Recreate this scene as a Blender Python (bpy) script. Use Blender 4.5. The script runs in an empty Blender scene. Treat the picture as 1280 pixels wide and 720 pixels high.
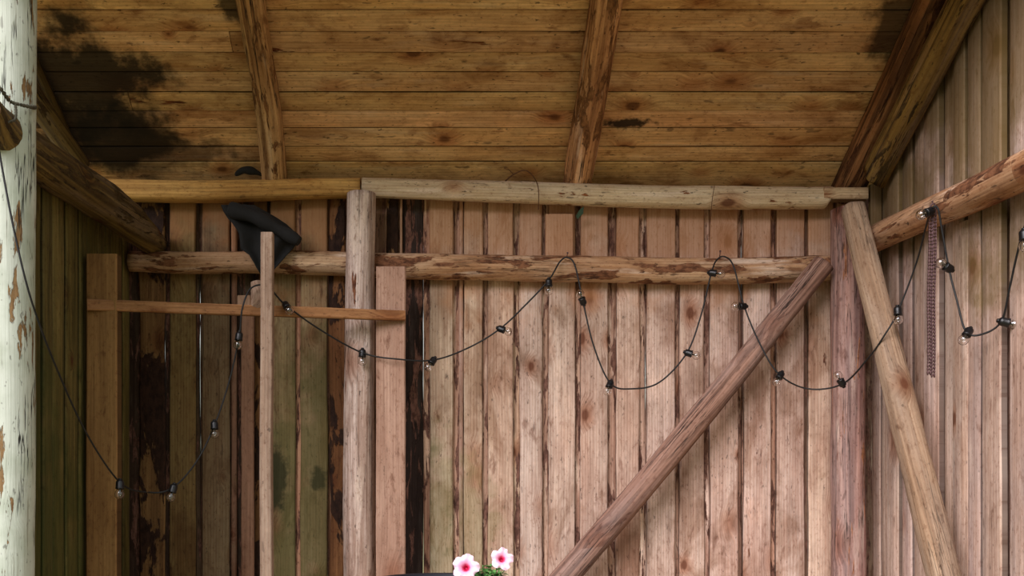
import bpy, bmesh, math, random
from mathutils import Vector, Matrix, noise as mn
R = random.Random(7)
sc = bpy.context.scene
COL = sc.collection
# ------------------------------------------------------------------ camera
F = 1200.0; PX = 555.0; PY = 620.0; D = 3.84; ZE = 1.15; S = D / F
cam = bpy.data.cameras.new('camera'); co = bpy.data.objects.new('camera', cam); COL.objects.link(co)
co.location = (0, -D, ZE); co.rotation_euler = (math.pi / 2, 0, 0)
cam.sensor_width = 36; cam.lens = F / 1280 * 36
cam.shift_x = (640 - PX) / 1280; cam.shift_y = (PY - 360) / 1280
cam.clip_start = 0.05
sc.camera = co
# ------------------------------------------------------------------ view, world, sun
sc.view_settings.view_transform = 'Standard'; sc.view_settings.look = 'None'
sc.view_settings.gamma = 1; sc.view_settings.use_curve_mapping = False
sc.view_settings.exposure = 0.42
WORLD_STRENGTH = 0.74
SUN_STRENGTH = 3.4; SUN_ANGLE = 46; SUN_AZ = 37; SUN_EL = 31
w = bpy.data.worlds.new('overcast'); sc.world = w; w.use_nodes = True
nt = w.node_tree; nt.nodes.clear()
tc = nt.nodes.new('ShaderNodeTexCoord'); sp = nt.nodes.new('ShaderNodeSeparateXYZ')
rp = nt.nodes.new('ShaderNodeValToRGB'); bg = nt.nodes.new('ShaderNodeBackground'); wo = nt.nodes.new('ShaderNodeOutputWorld')
mr = nt.nodes.new('ShaderNodeMapRange'); mr.inputs[1].default_value = -1
nt.links.new(tc.outputs['Generated'], sp.inputs[0]); nt.links.new(sp.outputs[2], mr.inputs[0]); nt.links.new(mr.outputs[0], rp.inputs[0])
nt.links.new(rp.outputs[0], bg.inputs[0]); nt.links.new(bg.outputs[0], wo.inputs[0])
els = rp.color_ramp.elements
els[0].position = 0.0; els[0].color = (0.13, 0.12, 0.06, 1)
els[1].position = 1.0; els[1].color = (0.86, 0.93, 1.0, 1)
for p, c in ((0.50, (0.32, 0.32, 0.20, 1)), (0.56, (0.62, 0.66, 0.60, 1)), (0.70, (0.95, 0.97, 1.0, 1))):
    e = els.new(p); e.color = c
bg.inputs[1].default_value = WORLD_STRENGTH
sl = bpy.data.lights.new('sun', 'SUN'); so = bpy.data.objects.new('sun', sl); COL.objects.link(so)
sl.energy = SUN_STRENGTH; sl.angle = math.radians(SUN_ANGLE); sl.color = (1.0, 0.935, 0.97)
az = math.radians(SUN_AZ); el = math.radians(SUN_EL)
so.rotation_euler = Vector((math.sin(az) * math.cos(el), math.cos(az) * math.cos(el), -math.sin(el))).to_track_quat('-Z', 'Y').to_euler()

# ------------------------------------------------------------------ geometry helpers
XL = (162 - PX) * S; XR = (1090 - PX) * S
RZ0 = 398 * S; RS = 0.69                       # roof plane: height above the eye at the back wall, slope
def P(px, py, Z): return Vector(((px - PX) * Z / F, -D + Z, ZE + (PY - py) * Z / F))
def RP(px, py, off=0.0):                        # point of the roof underside seen there, lowered by off
    t = (PY - py) / F
    d = (t * D - RZ0) / (RS + t)
    p = P(px, py, D - d)
    return p + Vector((0, 0, -off))
def snoise(x, y=0.0, z=0.0): return mn.noise(Vector((x, y, z)))
def layers(bm):
    return bm.loops.layers.uv.get('UVMap') or bm.loops.layers.uv.new('UVMap'), bm.loops.layers.float_color.get('tint') or bm.loops.layers.float_color.new('tint')
def mesh_obj(name, bm, mats, parent=None, smooth=False, loc=None):
    me = bpy.data.meshes.new(name); bm.normal_update(); bm.to_mesh(me); bm.free()
    o = bpy.data.objects.new(name, me); COL.objects.link(o)
    for m in (mats if isinstance(mats, (list, tuple)) else [mats]): me.materials.append(m)
    if smooth: me.polygons.foreach_set('use_smooth', [True] * len(me.polygons))
    if loc is not None:
        me.transform(Matrix.Translation(-loc)); o.location = loc
    if parent:
        o.parent = parent; o.matrix_parent_inverse = Matrix.Translation(-parent.location) if loc is None else Matrix()
        if loc is not None: o.location = loc - parent.location
    return o
def tag(o, label, cat, group=None, kind=None):
    if label: o['label'] = label
    if cat: o['category'] = cat
    if group: o['group'] = group
    if kind: o['kind'] = kind
    return o
def empty(name, loc):
    o = bpy.data.objects.new(name, None); COL.objects.link(o); o.location = loc; return o

def board(bm, o, L, W, N, length, width, thick, tint=(1, 1, 1), rnd=None, wane=0.002, cup=0.0, cham=0.003, seg=None, edge=.42, wl=None, mat=0):
    """o = centre of the start edge on the FRONT face; L length dir, W width dir, N outward normal."""
    uvl, cl = layers(bm)
    if rnd is None: rnd = R.random()
    seg = seg or max(6, int(length / 0.06))
    wl = wane if wl is None else wl
    h = width / 2
    prof = [(-h, -thick, 0), (-h, -cham * 1.5, 1), (-h + cham * 1.5, 0, 1), (-h * .4, cup, 1), (h * .4, cup, 1), (h - cham * 1.5, 0, 1), (h, -cham * 1.5, 1), (h, -thick, 0)]
    rings = []
    for i in range(seg + 1):
        t = i / seg; u = t * length
        el_ = wl * (snoise(u * 3.1, rnd * 91, 1.3) * 1.6 + snoise(u * 11, rnd * 53, 4.1) * .8)
        er_ = wane * (snoise(u * 3.1, rnd * 71, 7.7) * 1.6 + snoise(u * 11, rnd * 33, 9.1) * .8)
        bow = 0.0015 * snoise(u * 1.1, rnd * 17, 3.3)
        ring = []
        for (a, b, k) in prof:
            aa = a + (el_ if a < -h * .5 else er_ if a > h * .5 else 0)
            jb = (0.0012 * snoise(u * 6, a * 30, rnd * 40) if k else 0)
            p = o + L * u + W * aa + N * (b + bow + jb)
            ring.append((bm.verts.new(p), u, aa))
        rings.append(ring)
    n = len(prof); ro = rnd * 13.0
    def setf(f, uvs):
        f.material_index = mat
        for lp, uv in zip(f.loops, uvs):
            lp[uvl].uv = uv; lp[cl] = (*tint, rnd)
    for i in range(seg):
        for j in range(n):
            a = rings[i][j]; b = rings[i][(j + 1) % n]; c = rings[i + 1][(j + 1) % n]; d = rings[i + 1][j]
            f = bm.faces.new((a[0], b[0], c[0], d[0]))
            setf(f, [(q[1] + ro, q[2] + rnd * 5 + 1) for q in (a, b, c, d)])
            if j in (0, 6) and edge < 1:
                for lp in f.loops: lp[cl] = (tint[0] * edge, tint[1] * edge, tint[2] * edge, rnd)
    for rg, rev in ((rings[0], True), (rings[-1], False)):
        vs = [q[0] for q in rg]
        if rev: vs.reverse()
        f = bm.faces.new(vs); setf(f, [(rg[0][1] + ro, k * .01) for k in range(n)])

def catmull(pts, n):
    out = []
    m = len(pts)
    for i in range(m - 1):
        p0 = pts[max(0, i - 1)]; p1 = pts[i]; p2 = pts[i + 1]; p3 = pts[min(m - 1, i + 2)]
        for k in range(n):
            t = k / n
            out.append(0.5 * ((2 * p1) + (-p0 + p2) * t + (2 * p0 - 5 * p1 + 4 * p2 - p3) * t * t + (-p0 + 3 * p1 - 3 * p2 + p3) * t ** 3))
    out.append(pts[-1]); return out

def log(bm, pts, rads, tint=(1, 1, 1), rnd=None, seg=24, step=0.035, lump=0.10, sq=2.0, asp=1.0, up=None, rot=0.0, crook=0.006, endmat=1, cut0=0, cut1=0):
    """round or squared timber through pts with radii rads; sq=2 round, larger = squarer"""
    uvl, cl = layers(bm)
    if rnd is None: rnd = R.random()
    pts = [Vector(p) for p in pts]
    if len(pts) == 2:
        pts = [pts[0], pts[0].lerp(pts[1], .5), pts[1]]; 
        if len(rads) == 2: rads = [rads[0], (rads[0] + rads[1]) / 2, rads[1]]
    total = sum((pts[i + 1] - pts[i]).length for i in range(len(pts) - 1))
    n = max(2, int(total / step / (len(pts) - 1)))
    path = catmull(pts, n)
    rr = catmull([Vector((r, 0, 0)) for r in rads], n)
    rings = []; u = 0
    ax = (pts[-1] - pts[0]).normalized()
    ref = Vector(up) if up else (Vector((0, 1, 0)) if abs(ax.y) < .7 else Vector((0, 0, 1)))
    for i, p in enumerate(path):
        if i: u += (p - path[i - 1]).length
        T = (path[min(i + 1, len(path) - 1)] - path[max(i - 1, 0)]).normalized()
        A = T.cross(ref).normalized(); B = T.cross(A).normalized()
        p = p + A * crook * snoise(u * 1.9, rnd * 60, 2) + B * crook * snoise(u * 1.9, rnd * 60, 8)
        ring = []
        for j in range(seg):
            th = 2 * math.pi * j / seg + rot
            c, s_ = math.cos(th), math.sin(th)
            k = (abs(c) ** sq + abs(s_) ** sq) ** (-1 / sq)
            r = rr[i].x * k
            r *= 1 + lump * (snoise(u * 3.2, c * 1.2 + rnd * 50, s_ * 1.2) + .55 * snoise(u * 9, c * 2.5 + rnd * 50, s_ * 2.5) + .3 * snoise(u * 22, c * 6 + rnd * 50, s_ * 6))
            cc = 0
            if i == 0: cc = cut0 * c * r
            if i == len(path) - 1: cc = cut1 * c * r
            ring.append((bm.verts.new(p + A * (r * c * asp) + B * (r * s_) + T * cc), u, j / seg * 2 * math.pi * rr[i].x))
        rings.append(ring)
    ro = rnd * 13
    for i in range(len(rings) - 1):
        for j in range(seg):
            a = rings[i][j]; b = rings[i][(j + 1) % seg]; c = rings[i + 1][(j + 1) % seg]; d = rings[i + 1][j]
            f = bm.faces.new((a[0], b[0], c[0], d[0]))
            vv = [a[2], b[2] if j < seg - 1 else 2 * math.pi * rads[0], c[2] if j < seg - 1 else 2 * math.pi * rads[0], d[2]]
            f.smooth = True
            for lp, q, v in zip(f.loops, (a, b, c, d), vv):
                lp[uvl].uv = (q[1] + ro, v + rnd * 5); lp[cl] = (*tint, rnd)
    for rg, rev in ((rings[0], True), (rings[-1], False)):
        cen = sum((q[0].co for q in rg), Vector()) / len(rg)
        cv = bm.verts.new(cen)
        for j in range(seg):
            a, b = rg[j], rg[(j + 1) % seg]
            vs = (b, a) if rev else (a, b)
            f = bm.faces.new((vs[0][0], vs[1][0], cv)); f.material_index = endmat
            for lp, q in zip(f.loops, (vs[0][0].co, vs[1][0].co, cen)):
                e = q - cen; rad = e.length
                lp[uvl].uv = (rad, 0.0); lp[cl] = (*tint, rnd)

def tube(bm, path, r, seg=8, cap=True):
    rings = []
    for i, p in enumerate(path):
        T = (path[min(i + 1, len(path) - 1)] - path[max(i - 1, 0)]).normalized()
        ref = Vector((0, 1, 0)) if abs(T.y) < .8 else Vector((1, 0, 0))
        A = T.cross(ref).normalized(); B = T.cross(A).normalized()
        rad = r(i / (len(path) - 1)) if callable(r) else r
        rings.append([bm.verts.new(p + A * rad * math.cos(2 * math.pi * j / seg) + B * rad * math.sin(2 * math.pi * j / seg)) for j in range(seg)])
    for i in range(len(rings) - 1):
        for j in range(seg):
            f = bm.faces.new((rings[i][j], rings[i][(j + 1) % seg], rings[i + 1][(j + 1) % seg], rings[i + 1][j])); f.smooth = True
    if cap:
        bm.faces.new(list(reversed(rings[0]))); bm.faces.new(rings[-1])

def lathe(bm, prof, M, seg=20):
    """prof: (r, h) along local z, transformed by M"""
    rings = []
    for (r, h) in prof:
        if r < 1e-6: rings.append([bm.verts.new(M @ Vector((0, 0, h)))])
        else: rings.append([bm.verts.new(M @ Vector((r * math.cos(2 * math.pi * j / seg), r * math.sin(2 * math.pi * j / seg), h))) for j in range(seg)])
    for i in range(len(rings) - 1):
        a, b = rings[i], rings[i + 1]
        for j in range(seg):
            k = (j + 1) % seg
            if len(a) == 1 and len(b) == 1: continue
            if len(a) == 1: f = bm.faces.new((a[0], b[k], b[j]))
            elif len(b) == 1: f = bm.faces.new((a[j], a[k], b[0]))
            else: f = bm.faces.new((a[j], a[k], b[k], b[j]))
            f.smooth = True

# ------------------------------------------------------------------ materials
def srgb(r, g, b):
    f = lambda c: (c / 255 / 12.92) if c / 255 <= .04045 else ((c / 255 + .055) / 1.055) ** 2.4
    return (f(r), f(g), f(b), 1)
class NT:
    def __init__(s, name):
        s.m = bpy.data.materials.new(name); s.m.use_nodes = True; s.t = s.m.node_tree; s.t.nodes.clear()
        s.out = s.t.nodes.new('ShaderNodeOutputMaterial'); s.b = s.t.nodes.new('ShaderNodeBsdfPrincipled')
        s.t.links.new(s.b.outputs[0], s.out.inputs[0])
    def n(s, ty, **k):
        nd = s.t.nodes.new('ShaderNode' + ty)
        for a, v in k.items(): setattr(nd, a, v)
        return nd
    def put(s, inp, v):
        if hasattr(v, 'is_linked') or isinstance(v, bpy.types.NodeSocket): s.t.links.new(v, inp)
        else: inp.default_value = v
    def math(s, op, a, b=0.0, c=None, clamp=False):
        nd = s.n('Math', operation=op, use_clamp=clamp); s.put(nd.inputs[0], a); s.put(nd.inputs[1], b)
        if c is not None: s.put(nd.inputs[2], c)
        return nd.outputs[0]
    def vmul(s, v, k, add=None):
        nd = s.n('Mapping'); s.put(nd.inputs[0], v); nd.inputs['Scale'].default_value = k
        if add: nd.inputs['Location'].default_value = add
        return nd.outputs[0]
    def noise(s, v, scale=1.0, detail=3, rough=.55, dist=0.0):
        nd = s.n('TexNoise'); s.put(nd.inputs['Vector'], v); nd.inputs['Scale'].default_value = scale
        nd.inputs['Detail'].default_value = detail; nd.inputs['Roughness'].default_value = rough; nd.inputs['Distortion'].default_value = dist
        return nd.outputs[0]
    def step(s, v, a, b, lo=0.0, hi=1.0):
        nd = s.n('MapRange'); nd.interpolation_type = 'SMOOTHSTEP'; s.put(nd.inputs[0], v)
        nd.inputs[1].default_value = a; nd.inputs[2].default_value = b; nd.inputs[3].default_value = lo; nd.inputs[4].default_value = hi
        return nd.outputs[0]
    def mix(s, f, a, b, mode='MIX'):
        nd = s.n('Mix', data_type='RGBA', blend_type=mode); s.put(nd.inputs[0], f); s.put(nd.inputs[6], a); s.put(nd.inputs[7], b)
        return nd.outputs[2]

def wood(name, light, mid, dark, bark=None, bark_amt=0.0, bark_scale=(3, 18), knots=.5, knot_col=(90, 48, 28), streak=.5,
         specks=.5, algae_or_shade=None, stains=(), paint=None, rough=.8, bump=.5, grey=0.0, cracks=0.0, cathedral=.5, pale=0.0, patch=0.0):
    g = NT(name)
    uv = g.n('UVMap', uv_map='UVMap').outputs[0]
    at = g.n('Attribute', attribute_name='tint'); rnd = at.outputs['Alpha']
    sep = g.n('SeparateXYZ'); g.put(sep.inputs[0], uv)
    cmb = g.n('CombineXYZ'); g.put(cmb.inputs[0], sep.outputs[0]); g.put(cmb.inputs[1], sep.outputs[1]); g.put(cmb.inputs[2], g.math('MULTIPLY', rnd, 7.3))
    v = cmb.outputs[0]
    pos = g.n('NewGeometry').outputs['Position']
    # knots
    kv = g.n('TexVoronoi', feature='F1'); kd = g.noise(g.vmul(v, (9, 30, 1)), 1, 2)
    g.put(kv.inputs['Vector'], g.vmul(v, (4.6, 7.5, 1))); kv.inputs['Scale'].default_value = 1; kv.inputs['Randomness'].default_value = .9
    kdist = g.math('ADD', kv.outputs['Distance'], g.math('MULTIPLY', g.math('SUBTRACT', kd, .5), .12))
    ksep = g.n('SeparateColor'); g.put(ksep.inputs[0], kv.outputs['Color'])
    ksel = g.math('LESS_THAN', ksep.outputs[0], knots)
    ksize = g.math('MULTIPLY_ADD', ksep.outputs[1], .9, .45)
    kdn = g.math('DIVIDE', kdist, ksize)
    knot = g.math('MULTIPLY', g.step(kdn, .15, .08), ksel)
    halo = g.math('MULTIPLY', g.step(kdn, .42, .10), ksel)
    # grain, bending round the knots
    warp = g.math('MULTIPLY', halo, .03)
    cmb2 = g.n('CombineXYZ'); g.put(cmb2.inputs[0], sep.outputs[0]); g.put(cmb2.inputs[1], g.math('ADD', sep.outputs[1], warp)); g.put(cmb2.inputs[2], g.math('MULTIPLY', rnd, 5.1))
    v2 = cmb2.outputs[0]
    fine = g.noise(g.vmul(v2, (5, 170, 1)), 1, 5, .7)
    med = g.noise(g.vmul(v2, (1.6, 55, 1)), 1, 3, .55, .3)
    wv = g.n('TexWave', wave_type='BANDS', bands_direction='Y'); g.put(wv.inputs['Vector'], g.vmul(v2, (.8, 6.5, 1)))
    wv.inputs['Scale'].default_value = 4.2; wv.inputs['Distortion'].default_value = 5.5; wv.inputs['Detail'].default_value = 2; wv.inputs['Detail Scale'].default_value = .55
    cath = g.step(wv.outputs['Fac'], .1, .95)
    blot = g.noise(g.vmul(v, (1.7, 9, 1)), 1, 4, .6, .5)
    blot2 = g.noise(g.vmul(v, (6, 16, 1), (3, 1, 9)), 1, 5, .65, .2)
    c = g.mix(g.step(blot, .30, .70), srgb(*mid), srgb(*light))
    c = g.mix(g.math('MULTIPLY', g.step(blot2, .52, .75), .45), c, srgb(*dark))
    c = g.mix(g.math('MULTIPLY', g.step(med, .62, .34), streak), c, srgb(*dark))
    c = g.mix(g.math('MULTIPLY', cath, cathedral * .45), c, g.mix(1.0, c, srgb(196, 160, 132), 'MULTIPLY'))
    c = g.mix(g.step(fine, .60, .38, 0, .32), c, g.mix(1.0, c, (.50, .44, .40, 1), 'MULTIPLY'))
    if pale: c = g.mix(g.math('MULTIPLY', g.step(g.noise(g.vmul(v, (2.5, 22, 1), (9, 9, 2)), 1, 4, .6), .54, .70), pale), c, srgb(226, 206, 188))
    if grey: c = g.mix(g.math('MULTIPLY', g.step(g.noise(g.vmul(v, (1.2, 14, 1), (1, 5, 3)), 1, 4), .42, .62), grey), c, srgb(150, 140, 138))
    mot = g.noise(g.vmul(v, (38, 70, 1), (1, 4, 2)), 1, 5, .75)
    c = g.mix(g.step(mot, .52, .68, 0, .5), c, g.mix(1.0, c, srgb(176, 140, 118), 'MULTIPLY'))
    c = g.mix(g.step(mot, .46, .34, 0, .35), c, g.mix(1.0, c, (1.35, 1.32, 1.3, 1), 'MULTIPLY'))
    sm = g.noise(g.vmul(v, (7, 24, 1), (6, 1, 2)), 1, 5, .6, .4)
    c = g.mix(g.step(sm, .60, .70, 0, .55), c, g.mix(1.0, c, srgb(150, 112, 88), 'MULTIPLY'))
    if patch:
        pt = g.noise(g.vmul(v, (3.5, 7, 1), (2, 9, 4)), 1, 5, .6, .6)
        c = g.mix(g.math('MULTIPLY', g.step(pt, .50, .66), patch), c, g.mix(1.0, c, srgb(180, 154, 130), 'MULTIPLY'))
        c = g.mix(g.math('MULTIPLY', g.step(pt, .46, .34), patch), c, g.mix(1.0, c, (1.22, 1.2, 1.18, 1), 'MULTIPLY'))
    c = g.mix(g.math('MULTIPLY', halo, .65), c, g.mix(1.0, c, srgb(190, 138, 96), 'MULTIPLY'))
    c = g.mix(g.math('MULTIPLY', knot, .8), c, srgb(*knot_col))
    c = g.mix(1.0, c, at.outputs['Color'], 'MULTIPLY')
    h = g.math('ADD', g.math('MULTIPLY', fine, .35), g.math('MULTIPLY', med, .6))
    h = g.math('SUBTRACT', h, g.math('MULTIPLY', knot, .3))
    if bark:
        bn = g.noise(g.vmul(v, (bark_scale[0], bark_scale[1], 1), (2, 7, 1)), 1, 6, .62, .4)
        bm_ = g.step(bn, .5 + (.5 - bark_amt) * .42 - .012, .5 + (.5 - bark_amt) * .42 + .022)
        bt = g.noise(g.vmul(v, (30, 60, 1)), 1, 5, .7)
        bc = g.mix(g.step(bt, .35, .65), g.mix(1.0, srgb(*bark), (.35, .30, .28, 1), 'MULTIPLY'), srgb(*bark))
        c = g.mix(bm_, c, bc)
        h = g.math('ADD', h, g.math('MULTIPLY', bm_, g.math('MULTIPLY_ADD', bt, 1.2, .8)))
    if paint:
        pn = g.noise(g.vmul(v, (5, 26, 1), (4, 3, 2)), 1, 7, .62, .3); pb = g.noise(g.vmul(v, (.9, 6, 1)), 1, 2)
        pm = g.step(g.math('MULTIPLY_ADD', pb, .35, pn), .585, .61)
        pc = g.mix(g.step(g.noise(pos, 9, 4), .35, .7), srgb(*paint[0]), srgb(*paint[1]))
        pc = g.mix(g.step(g.noise(g.vmul(v, (3, 90, 1)), 1, 4), .60, .72, 0, .5), pc, srgb(112, 100, 72))
        c = g.mix(pm, c, pc); h = g.math('ADD', h, g.math('MULTIPLY', pm, 1.1))
    if cracks:
        cn = g.noise(g.vmul(v, (1.3, 30, 1), (5, 5, 5)), 1, 5, .55)
        cm = g.math('MULTIPLY', g.step(g.math('ABSOLUTE', g.math('SUBTRACT', cn, .5)), .014, .004), g.step(g.noise(g.vmul(v, (2, 6, 1)), 1, 2), .46, .56))
        c = g.mix(g.math('MULTIPLY', cm, cracks), c, (.012, .008, .006, 1)); h = g.math('SUBTRACT', h, g.math('MULTIPLY', cm, 2.0))
    if specks:
        s1 = g.noise(g.vmul(v, (42, 95, 1)), 1, 2, .5); s2 = g.noise(g.vmul(v, (13, 45, 1), (8, 2, 1)), 1, 2, .5)
        c = g.mix(g.math('MULTIPLY', g.step(s1, .66, .74), specks), c, srgb(40, 24, 18))
        c = g.mix(g.math('MULTIPLY', g.step(s2, .68, .74), specks * .8), c, srgb(58, 38, 30))
    for (cen, rad, col, st, sc_) in list(algae_or_shade or []) + list(stains):
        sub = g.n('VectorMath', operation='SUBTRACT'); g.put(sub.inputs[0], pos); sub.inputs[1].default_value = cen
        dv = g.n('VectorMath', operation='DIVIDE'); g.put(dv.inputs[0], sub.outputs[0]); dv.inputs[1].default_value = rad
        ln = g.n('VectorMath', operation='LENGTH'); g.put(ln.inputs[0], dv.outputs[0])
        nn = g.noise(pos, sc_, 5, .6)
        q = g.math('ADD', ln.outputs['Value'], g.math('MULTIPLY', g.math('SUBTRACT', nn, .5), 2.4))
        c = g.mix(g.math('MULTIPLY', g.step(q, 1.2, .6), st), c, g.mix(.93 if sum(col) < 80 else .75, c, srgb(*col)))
    g.put(g.b.inputs['Base Color'], c)
    g.put(g.b.inputs['Roughness'], rough); g.b.inputs['Specular IOR Level'].default_value = .25
    bp = g.n('Bump'); bp.inputs['Strength'].default_value = bump; bp.inputs['Distance'].default_value = .004
    g.put(bp.inputs['Height'], h); g.t.links.new(bp.outputs[0], g.b.inputs['Normal'])
    return g.m
def endgrain(name, col):
    g = NT(name); uv = g.n('UVMap', uv_map='UVMap').outputs[0]
    wv = g.n('TexWave', wave_type='BANDS', bands_direction='X'); g.put(wv.inputs['Vector'], uv); wv.inputs['Scale'].default_value = 60; wv.inputs['Distortion'].default_value = 1.0
    pos = g.n('NewGeometry').outputs['Position']
    c = g.mix(g.math('MULTIPLY', wv.outputs['Fac'], .5), srgb(*col), g.mix(1.0, srgb(*col), (.5, .4, .32, 1), 'MULTIPLY'))
    c = g.mix(g.step(g.noise(pos, 40, 4), .5, .7, 0, .6), c, srgb(90, 70, 52))
    g.put(g.b.inputs['Base Color'], c); g.b.inputs['Roughness'].default_value = .85
    return g.m
def plain(name, col, rough=.5, metal=0.0, nscale=40, var=.3, bump=.0, **k):
    g = NT(name); pos = g.n('NewGeometry').outputs['Position']
    nn = g.noise(pos, nscale, 4, .6)
    c = g.mix(g.math('MULTIPLY', g.step(nn, .35, .7), var), srgb(*col), g.mix(1.0, srgb(*col), (.45, .42, .40, 1), 'MULTIPLY'))
    g.put(g.b.inputs['Base Color'], c); g.b.inputs['Roughness'].default_value = rough; g.b.inputs['Metallic'].default_value = metal
    for a, v in k.items(): g.b.inputs[a].default_value = v
    if bump:
        bp = g.n('Bump'); bp.inputs['Strength'].default_value = bump; bp.inputs['Distance'].default_value = .003
        g.put(bp.inputs['Height'], nn); g.t.links.new(bp.outputs[0], g.b.inputs['Normal'])
    return g.m

def WP(px, py): return tuple(P(px, py, D))
OLIVE = (78, 84, 34)
M = {}
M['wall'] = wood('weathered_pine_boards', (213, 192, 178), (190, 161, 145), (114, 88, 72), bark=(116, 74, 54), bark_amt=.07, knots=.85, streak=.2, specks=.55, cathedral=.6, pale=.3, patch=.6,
    algae_or_shade=[(WP(760, 262), (2.2, .5, .34), (178, 124, 82), .75, 4), (WP(560, 690), (.22, .5, .42), (112, 116, 66), .45, 9), (WP(430, 620), (.35, .5, .7), (84, 88, 44), .7, 7), (WP(345, 600), (.05, .5, .14), (20, 28, 8), .8, 14), (WP(398, 598), (.035, .5, .05), (24, 34, 8), .75, 18)])  # first ellipse: unbleached wood tone plus roof shade painted along the top; rest algae
M['wall_strip'] = wood('bark_edged_strips', (204, 176, 156), (170, 136, 118), (112, 82, 68), bark=(128, 90, 76), bark_amt=.42, bark_scale=(6, 40), knots=.3, specks=.6, streak=.5, pale=.9)
M['bark_board'] = wood('half_barked_boards', (196, 166, 130), (164, 130, 96), (104, 74, 50), bark=(58, 36, 24), bark_amt=.5, bark_scale=(3, 9), knots=.3, specks=.6, streak=.4)
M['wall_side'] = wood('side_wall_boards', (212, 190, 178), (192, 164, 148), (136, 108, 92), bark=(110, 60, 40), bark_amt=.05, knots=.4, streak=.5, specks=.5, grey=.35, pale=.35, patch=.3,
    algae_or_shade=[((XR, -.75, ZE + 1.65), (.3, 1.3, .85), (104, 84, 40), 1.0, 3)])  # olive algae tint, deepened to paint in the light falling off upward
M['wall_left'] = wood('algae_green_boards', (142, 126, 74), (116, 104, 54), (66, 62, 28), knots=.25, streak=.6, specks=.4,
    algae_or_shade=[((-1.26, -.75, .6), (.3, .5, 1.0), (54, 66, 22), .6, 6)])
M['roof'] = wood('roof_planks', (240, 200, 152), (216, 168, 116), (138, 94, 56), bark=(120, 66, 34), bark_amt=.05, knots=.95, knot_col=(84, 44, 20), streak=.22, specks=.7, cathedral=.5, pale=.22, patch=.6,
    stains=[(tuple(RP(60, 110)), (.42, .28, .28), (16, 12, 8), 1.0, 7), (tuple(RP(130, 170)), (.30, .14, .2), (22, 15, 9), 1.0, 6), (tuple(RP(190, 190)), (.30, .09, .2), (34, 24, 12), .7, 9),
            (tuple(RP(782, 155)), (.10, .02, .03), (14, 8, 5), 1.0, 22), (tuple(RP(300, 5)), (.09, .06, .08), (20, 14, 8), .9, 12), (tuple(RP(1120, 30)), (.12, .14, .14), (26, 14, 8), .9, 9)])
M['log_brown'] = wood('rough_rafter_log', (222, 184, 142), (196, 152, 110), (116, 78, 50), pale=.5, bark=(150, 104, 66), bark_amt=.34, bark_scale=(6, 26), knots=.4, streak=.8, specks=.6, cracks=.9, bump=.8)
M['log_olive'] = wood('old_olive_log', (140, 122, 70), (112, 94, 50), (62, 48, 26), bark=(84, 66, 36), bark_amt=.30, bark_scale=(5, 30), knots=.3, streak=.8, specks=.6, cracks=1.0, bump=.8, grey=.25)
M['log_red'] = wood('red_brown_beam', (186, 138, 96), (150, 106, 70), (84, 56, 38), bark=(100, 64, 40), bark_amt=.36, bark_scale=(4, 34), knots=.3, streak=.9, specks=.6, cracks=1.0, bump=.8)
M['plate_yellow'] = wood('yellow_top_plate', (226, 184, 116), (204, 156, 90), (140, 98, 52), knots=.4, streak=.35, specks=.5, cathedral=.5, cracks=.3)
M['plate_pale'] = wood('peeled_pale_log', (236, 222, 194), (216, 194, 158), (156, 116, 80), bark=(146, 88, 50), bark_amt=.20, bark_scale=(5, 22), knots=.4, streak=.35, specks=.7, cracks=.6, pale=.5)
M['girt'] = wood('half_peeled_girt_log', (216, 186, 152), (184, 140, 100), (120, 78, 52), bark=(134, 90, 62), bark_amt=.44, bark_scale=(4, 13), knots=.45, streak=.4, specks=.8, cracks=.5, pale=.6)
M['post'] = wood('whitish_post_log', (222, 204, 194), (188, 160, 144), (126, 94, 74), bark=(132, 84, 58), bark_amt=.13, bark_scale=(3, 20), knots=.5, streak=.6, specks=.7, cracks=.5, pale=.6)
M['post_mauve'] = wood('mauve_brown_post', (184, 146, 132), (150, 112, 104), (98, 66, 60), bark=(178, 122, 86), bark_amt=.27, bark_scale=(2.4, 20), knots=.35, streak=.7, specks=.6, cracks=.7, pale=.3, grey=.3)
M['brace'] = wood('dark_pink_brace', (172, 136, 118), (144, 108, 92), (92, 64, 52), bark=(112, 74, 56), bark_amt=.16, bark_scale=(3, 30), knots=.4, streak=.8, specks=.5, cracks=.9, grey=.2)
M['brace_pale'] = wood('pale_leaning_brace', (192, 168, 150), (168, 140, 120), (120, 94, 78), bark=(136, 90, 64), bark_amt=.12, knots=.2, streak=.5, specks=.5, cracks=.5, grey=.3)
M['board_pink'] = wood('pink_sawn_board', (190, 156, 136), (170, 134, 114), (134, 100, 82), knots=.08, streak=.25, specks=.35, cathedral=.3)
M['board_ochre'] = wood('ochre_sawn_board', (176, 138, 92), (158, 118, 74), (116, 82, 50), knots=.12, streak=.3, specks=.3, cathedral=.3)
M['lath'] = wood('thin_lath', (190, 146, 104), (166, 122, 84), (120, 84, 56), knots=.35, streak=.4, specks=.4)
M['slat'] = wood('grey_slat', (186, 162, 142), (160, 134, 114), (116, 92, 76), knots=.1, streak=.4, specks=.5)
M['painted'] = wood('peeling_painted_post', (164, 134, 92), (140, 108, 70), (100, 74, 46), knots=.2, streak=.5, specks=.5, cracks=1.0, paint=((200, 206, 192), (176, 184, 166)), bump=.9)
M['end'] = endgrain('cut_end_grain', (196, 150, 110)); M['end_dark'] = endgrain('old_cut_end_grain', (140, 104, 72))
M['felt'] = plain('black_roofing_felt', (20, 19, 18), .9, nscale=70, var=.6, bump=.6)
M['plastic'] = plain('black_plastic', (14, 15, 18), .38, nscale=20, var=.2)
M['cord'] = plain('black_rubber_cord', (16, 15, 15), .6, var=.2)
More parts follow.
